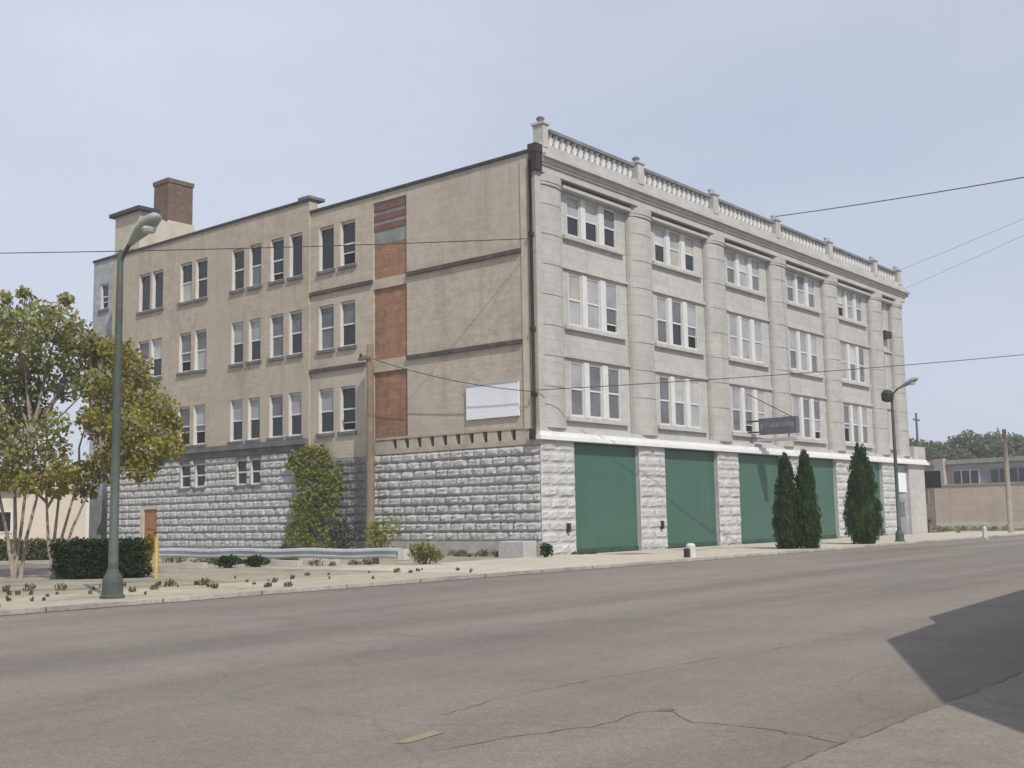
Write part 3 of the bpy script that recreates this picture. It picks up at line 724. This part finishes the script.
# ------------------------------------------------------------------ hedge
h0, h1 = at(58, 575, 33.8), at(152, 575, 33.2)
hd = empty('hedge', ((h0.x+h1.x)/2, (h0.y+h1.y)/2, ZS-.01), 'clipped dark green hedge behind the green street lamp', 'hedge', rz=math.atan2(h1.y-h0.y, h1.x-h0.x))
HL = (h1-h0).length
cs = []; q = random.Random(4)
for k in range(420): cs.append((q.uniform(-.5, .42)*HL, q.choice((-.4, -.4, 0, .4))+q.uniform(-.08, .08), q.uniform(.08, 1.02), .13, .13, .11, 1))
leaves(cs, 15000, .08, 41).build('foliage', 'leaf_hedge', hd)
leaves([(HL*.45, q.uniform(-.3, .3), q.uniform(.15, 1.05), .1, .18, .15, 1) for k in range(12)], 700, .085, 42).build('foliage', 'leaf_hedge_end', hd)
m = MB(); m.box(-HL*.47, HL*.4, -.3, .3, 0, .9); m.build('inner_growth', 'leaf_hedge', hd)

# ------------------------------------------------------------------ street trees at the left
def px_blob(base, lst, dist, seed, rx=.8):
    q = random.Random(seed); out = []
    for px, py, rad in lst:
        p = at(px, py, dist+q.uniform(-1.6, 1.6)); k = rad/32.
        out.append((p.x-base.x, p.y-base.y, p.z-base.z, k, k, k*.8, k**1.6))
    return out
def tree(name, base, blobs, n, size, leaf, bark, label, stems, seed):
    r = empty(name, base, label, 'tree', 'street trees left of the building'); q = random.Random(seed)
    leaves(blobs, n, size, seed).build('crown', leaf, r)
    m = MB()
    for (x, y, z, rad) in stems:
        m.tube([(q.uniform(-.12, .12), q.uniform(-.12, .12), -.1), (x*.35, y*.35, z*.35), (x*.7, y*.7, z*.7), (x, y, z)], [rad, rad*.85, rad*.65, rad*.4], 8)
    sm = [Vector(s[:3]) for s in stems]
    for b in blobs:
        p = Vector(b[:3]); s = min(sm, key=lambda v_: (v_-p).length)
        s0 = s*q.uniform(.75, 1.0); mid = s0.lerp(p, .5)+Vector((q.uniform(-.2, .2), q.uniform(-.2, .2), q.uniform(-.1, .25)))
        m.tube([s0, mid, p], [.045, .03, .01], 5)
        for _ in range(3):
            e = p+Vector((q.uniform(-1, 1)*b[3], q.uniform(-1, 1)*b[4], q.uniform(-.6, 1)*b[5])); m.tube([mid.lerp(p, .6), e], [.018, .006], 4)
    m.build('trunk', bark, r, smooth=True)
cr = Vector((.638, -.770, 0))
def st(px, py, dist, base, rad): p = at(px, py, dist); return (p.x-base.x, p.y-base.y, p.z-base.z, rad)
b1 = at(16, 581, 35.2); b1.z = ZS
q1 = [(-30, 340, 34), (0, 318, 22), (12, 330, 26), (38, 318, 24), (58, 322, 22), (76, 338, 22), (20, 352, 28), (52, 350, 28), (80, 362, 24), (100, 350, 20), (-15, 380, 34), (12, 385, 28), (40, 380, 24), (92, 385, 20), (70, 388, 20),
      (-20, 425, 36), (5, 420, 28), (30, 412, 22), (50, 425, 20), (0, 455, 26), (28, 452, 22), (55, 450, 17), (5, 297, 7), (24, 294, 9), (66, 300, 8), (14, 478, 18), (40, 478, 16)]
tree('street_tree', b1, px_blob(b1, q1, 35.2, 51), 9500, .15, 'leaf_olive', 'bark_pale', 'olive green loose crowned tree at the left edge before the cream house',
     [st(-10, 450, 35, b1, .06), st(14, 440, 35, b1, .065), st(32, 430, 35.4, b1, .055), st(44, 470, 35.8, b1, .06)], 51)
b2 = at(50, 580, 34.2); b2.z = ZS
q2 = [(104, 372, 22), (118, 350, 16), (132, 366, 20), (112, 398, 24), (140, 392, 22), (158, 408, 20), (104, 428, 22), (130, 425, 24), (160, 432, 22), (174, 422, 10), (148, 452, 22), (120, 455, 22), (100, 468, 20), (172, 448, 14), (78, 474, 15), (60, 470, 14), (88, 418, 13), (140, 470, 16), (30, 484, 14), (56, 487, 14), (84, 492, 12), (12, 480, 14), (100, 350, 12), (92, 340, 8)]
tree('street_tree', b2, px_blob(b2, q2, 34.6, 52), 8200, .13, 'leaf_yellow', 'bark_pale', 'yellowing tree behind the green street lamp and the hedge',
     [st(46, 490, 34.2, b2, .055), st(62, 470, 34.4, b2, .055), st(84, 460, 34.6, b2, .05), st(112, 440, 34.8, b2, .045)], 52)

# ------------------------------------------------------------------ cream house at the left, with shrubs
a = at(-120, 520, 66); b = at(88, 520, 66); ang = math.atan2(b.y-a.y, b.x-a.x); L = (b-a).length
hs = empty('cream_house', (a.x, a.y, ZS-.1), 'low cream walled house with brown shingle roof behind the left trees', 'house', rz=ang)
MB().box(0, L, 0, 9, 0, 3.75).build('wall', 'cream_wall', hs)
m = MB(); m.quad((-.6, -.6, 3.7), (L-3.4, -.6, 3.7), (L-6.5, 4.5, 6.3), (4, 4.5, 6.3)); m.quad((L-3.4, -.6, 3.7), (L-3.4, 9.6, 3.7), (L-6.5, 4.5, 6.3)); m.quad((L-3.4, 9.6, 3.7), (-.6, 9.6, 3.7), (4, 4.5, 6.3), (L-6.5, 4.5, 6.3)); m.quad((-.6, 9.6, 3.7), (-.6, -.6, 3.7), (4, 4.5, 6.3)); m.quad((-.6, 9.6, 3.7), (L-3.4, 9.6, 3.7), (L-3.4, -.6, 3.7), (-.6, -.6, 3.7))
m.build('roof', 'shingles', hs)
w_ = MB().box(L*.5, L*.5+1.2, -.05, .0-.002, 1.2, 2.4).build('window', 'white_frame', hs); MB().box(L*.5+.1, L*.5+1.1, -.07, -.052, 1.3, 2.3).build('pane', 'glass_dark', w_)
w_ = MB().box(L*.2, L*.2+1.2, -.05, -.002, 1.2, 2.4).build('window', 'white_frame', hs); MB().box(L*.2+.1, L*.2+1.1, -.07, -.052, 1.3, 2.3).build('pane', 'glass_dark', w_)
MB().box(L-.12, L+.05, -.06, 0-.002, 0, 3.75).build('corner_post', 'white_frame', hs)
p0 = at(-60, 540, 55); p1 = at(92, 540, 52)
rh = empty('low_hedge', ((p0.x+p1.x)/2, (p0.y+p1.y)/2, ZS-.01), 'low loose green hedge in front of the cream house', 'hedge', rz=math.atan2(p1.y-p0.y, p1.x-p0.x))
ln = (p1-p0).length
leaves([(random.Random(k).uniform(-.5, .5)*ln, 0, random.Random(k+99).uniform(.2, .75), .35, .3, .25, 1) for k in range(160)], 6000, .16, 61).build('foliage', 'leaf_weed', rh)
MB().box(-ln/2, ln/2, -.1, .1, 0, .3).build('inner_growth', 'leaf_hedge', rh)
structure(MB().prism([(-34, 14), (-14, 6.5), (-10, 14), (-22, 30)], ZS-.06, ZS-.004).build('parking_lot', 'asphalt'))

# ------------------------------------------------------------------ right background
def wall_line(pa, pb, dist_a, dist_b): return at(pa, 520, dist_a), at(pb, 520, dist_b)
a = at(936, 520, 97); b = at(1120, 520, 92); ang = math.atan2(b.y-a.y, b.x-a.x); L = (b-a).length
bw = empty('block_wall', (a.x, a.y, 0), 'long tan block wall across the lot at the right', 'wall', rz=ang)
MB().box(0, L, 0, .3, .42, 3.45).build('wall', 'block_wall', bw); MB().box(0, L, -.12, .42, 0, .418).build('footing', 'concrete_pale', bw); MB().box(-.02, L, -.06, .36, 3.452, 3.56).build('coping', 'concrete', bw)
a = at(905, 520, 116); b = at(1150, 520, 104); ang = math.atan2(b.y-a.y, b.x-a.x); L = (b-a).length
fb = empty('low_building', (a.x, a.y, 0), 'low flat roofed grey brick building behind the tan block wall', 'building', rz=ang)
MB().box(0, L, 0, 14, 0, 5.75).build('wall', 'fascia_tan', fb); MB().box(-.2, L, -.25, 14, 5.752, 6.15).build('fascia', 'concrete', fb)
MB().box(5.2, L, -.06, -.002, 3.7, 5.35).build('band', 'grey_paint', fb)
for x0, x1 in ((5.6, 8.3), (9.4, 13.9), (16.2, 18.5), (19.5, 22.0)):
    w_ = MB().box(x0, x1, -.14, -.062, 3.85, 5.2).build('window', 'white_frame' if x0 < 9 else 'grey_paint', fb)
    n = max(2, int((x1-x0)/.9)); dx = (x1-x0)/n
    for k in range(n): MB().box(x0+k*dx+.08, x0+(k+1)*dx-.08, -.16, -.142, 3.93, 5.12).build('pane', 'window_far', w_)
MB().box(3.9, 4.9, -.5, -.002, 0, 6.3).build('pier', 'fascia_tan', fb)
lab = ['leftmost hazy green tree behind the low building, beside the white building', 'rounded green tree behind the low building, second from the left', 'darker green tree behind the middle of the low building', 'broad green tree behind the low building, right of the darker one', 'green tree at the right edge of the photo behind the low building', 'lower green tree between the larger ones behind the low building']
for i, (px, py, d, w, l) in enumerate(((914, 440, 150, 30, 0), (950, 442, 148, 30, 1), (984, 432, 160, 28, 2), (1014, 442, 150, 30, 3), (1046, 430, 152, 32, 4), (934, 446, 170, 30, 5))):
    base = at(px, 515, d); base.z = 0; top = at(px, py, d).z; s = w*d/1127
    r = empty('background_tree', base, lab[l], 'tree', 'trees behind the low building'); q = random.Random(70+i)
    cs = [(q.uniform(-1, 1)*s*.75, q.uniform(-1, 1)*s*.6, top*q.uniform(.5, .9), s*.42, s*.42, top*.12, 1) for _ in range(16)]
    leaves(cs, 7000, .42, 70+i).build('crown', 'leaf_far', r)
    m = MB(); m.tube([(0, 0, -.2), (.1, 0, top*.4), (0, .1, top*.7)], [.3, .22, .08], 8)
    for c_ in cs[:7]: m.tube([(.05, 0, top*.35), c_[:3]], [.12, .03], 5)
    m.build('trunk', 'bark', r)
# shrubs at the foot of the trees, seen over the roof
# sign on a post
p = at(930, 531, 79); so_ = empty('post_sign', (p.x, p.y, .05), 'dark rectangular sign on a brown post beside the far end of the building', 'sign', rz=YAW*-1+R(-18))
MB().tube([(0, 0, 0), (0, 0, 3.0)], .12, 8).build('post', 'old_wood', so_)
MB().box(-.85, .85, -.14, .14, 2.95, 4.05).build('board', 'black', so_); MB().box(-.2, .3, -.24, -.02, .9, 1.9).build('box', 'old_wood', so_)
# pole at right
p = at(1011, 532, 76); up = empty('utility_pole', (p.x, p.y, .05), 'brown wooden utility pole in front of the tan block wall', 'utility pole')
MB().lathe([(.17, -.1), (.15, 4), (.12, 6.4)], 10).build('shaft', 'pole_grey', up, smooth=True); MB().tube([(0, 0, 5.3), (-.3, .3, 6.5)], .05, 6).build('brace', 'pole_grey', up)
p = at(922, 515, 140); up = empty('utility_pole', (p.x, p.y, 0), 'distant thin utility pole with a crossarm above the trees', 'utility pole')
MB().lathe([(.2, -.1), (.15, 8), (.12, 12.9)], 8).build('shaft', 'pole_far', up); MB().box(-.9, .9, -.08, .08, 12.0, 12.18).build('crossarm', 'pole_far', up)
p = at(985, 538, 62); o = empty('marker_post', (p.x, p.y, .08), 'small pale marker post at the far kerb before the block wall', 'marker post')
MB().lathe([(.12, -.05), (.1, .55), (.05, .62)], 8).build('post', 'concrete_pale', o); MB().box(-.13, .13, -.13, .13, -.05, .06).build('base', 'concrete', o)

# ------------------------------------------------------------------ overhead wires
def wire(p0, p1, rad, sag, label, n=28):
    p0, p1 = Vector(p0), Vector(p1); pts = [p0.lerp(p1, k/n)-Vector((0, 0, sag*4*(k/n)*(1-k/n))) for k in range(n+1)]
    o = MB().tube(pts, rad, 6).build('overhead_wire', 'wire'); tag(o, label, 'wire', 'overhead wires')
c0 = Vector((-.25, .05, 12.15))
wire(at(-80, 254, 48), c0, .018, .1, 'overhead wire from the left edge across the side wall to the upper corner')
wire((-.79, 9.0, 8.55), (-.25, .05, 6.25), .018, .25, 'overhead wire from the wooden pole to the corner above the white signboard')
wire((-.25, .0, 6.3), at(1100, 347, 62), .018, .15, 'overhead wire from the corner across the white stone front to the right edge')
wire((20.8, .2, 17.2), at(1120, 160, 48), .024, .1, 'thick overhead wire from the balustrade up to the right edge')
wire((36.5, .3, 16.5), at(1100, 186, 52), .008, .05, 'upper one of two thin wires from the far roof corner to the right edge')
wire((38.9, .3, 15.9), at(1100, 200, 54), .008, .05, 'lower one of two thin wires from the far roof corner to the right edge')

# ------------------------------------------------------------------ canopy added across the street, out of frame, outlined to cast the road shadow
EL = R(48); SH = Vector((-.42, -.9)).normalized(); H = 4.2
off = SH*(H/math.tan(EL))
outl = [(-25.7, -24.5), (-24.85, -23.8), (-23.95, -22.98), (-19.65, -20.81), (-17.28, -20.58), (-16.5, -20.2), (-10.11, -19.71), (4, -18.7), (4, -31), (-19, -31)]
cb = empty('added_shadow_canopy', (0, 0, 0), 'unseen flat canopy on slim posts, added across the street to cast the road shadow', 'canopy')
P = [(x+off.x, y+off.y) for x, y in outl]
MB().prism(P, H-.45, H-.05).build('roof_slab', 'cream_paint', cb)
MB().prism([(x*.999-.02, y*.999) for x, y in P], H-.049, H).build('roof_edge', 'coping', cb)
for x_, y_ in ((-20.0, -26.4), (-9.0, -25.2), (1.5, -24.5), (-18.0, -32.5), (-9.0, -33.2), (1.0, -33.2)):
    MB().lathe([(.16, 0), (.16, .12), (.09, .14), (.09, H-.46)], 10).build('post', 'galvanised', cb, loc=(x_, y_, .01), smooth=True)

# ------------------------------------------------------------------ thin air haze, added to lift the blacks and soften contrast
hz = MB().box(-1000, 1600, -800, 1700, -2.2, 26)
t = NT('haze_air'); t.n.remove(t.b); pv = t.new('ShaderNodeVolumePrincipled', i_Density=.001); pv.inputs['Color'].default_value = (.9, .92, .96, 1)
t.link(pv.outputs[0], t.n['Material Output'].inputs['Volume'])
hz = hz.build('haze', 'haze_air'); hz['kind'] = 'stuff'

# ------------------------------------------------------------------ light
w = bpy.data.worlds.new("World"); sc.world = w; w.use_nodes = True
nt = w.node_tree; bg = nt.nodes['Background']
sky = nt.nodes.new('ShaderNodeTexSky'); sky.sky_type = 'NISHITA'; sky.sun_disc = False
sky.sun_elevation = EL; sky.sun_rotation = math.atan2(SH.x, SH.y)
sky.air_density = 1.0; sky.dust_density = 1.2; sky.ozone_density = 1.0; sky.altitude = 200
tc = nt.nodes.new('ShaderNodeTexCoord'); mp = nt.nodes.new('ShaderNodeMapping'); mp.inputs['Scale'].default_value = (1, 1, 2.6)
nz = nt.nodes.new('ShaderNodeTexNoise'); nz.inputs['Scale'].default_value = 1.6; nz.inputs['Detail'].default_value = 6; nz.inputs['Roughness'].default_value = .5
rp = nt.nodes.new('ShaderNodeValToRGB'); rp.color_ramp.elements[0].position = .3; rp.color_ramp.elements[0].color = (.66, .66, .66, 1); rp.color_ramp.elements[1].position = .72; rp.color_ramp.elements[1].color = (1, 1, 1, 1)
mx = nt.nodes.new('ShaderNodeMix'); mx.data_type = 'RGBA'; mx.inputs[7].default_value = (5.9, 6.35, 7.5, 1)
nt.links.new(tc.outputs['Generated'], mp.inputs[0]); nt.links.new(mp.outputs[0], nz.inputs['Vector']); nt.links.new(nz.outputs['Fac'], rp.inputs[0]); nt.links.new(rp.outputs[0], mx.inputs[0])
nt.links.new(sky.outputs[0], mx.inputs[6]); nt.links.new(mx.outputs[2], bg.inputs['Color']); bg.inputs['Strength'].default_value = .1
sl = bpy.data.lights.new('sun', 'SUN'); sl.energy = 3.1; sl.angle = R(.6); sl.color = (1, .955, .88)
so = bpy.data.objects.new('sun', sl); col.objects.link(so)
sd = Vector((SH.x*math.cos(EL), SH.y*math.cos(EL), math.sin(EL))); so.rotation_euler = sd.to_track_quat('Z', 'Y').to_euler(); so.location = sd*80
sc.view_settings.view_transform = 'Standard'; sc.view_settings.look = 'None'; sc.view_settings.exposure = .16; sc.view_settings.gamma = 1
sc.render.engine = 'CYCLES'
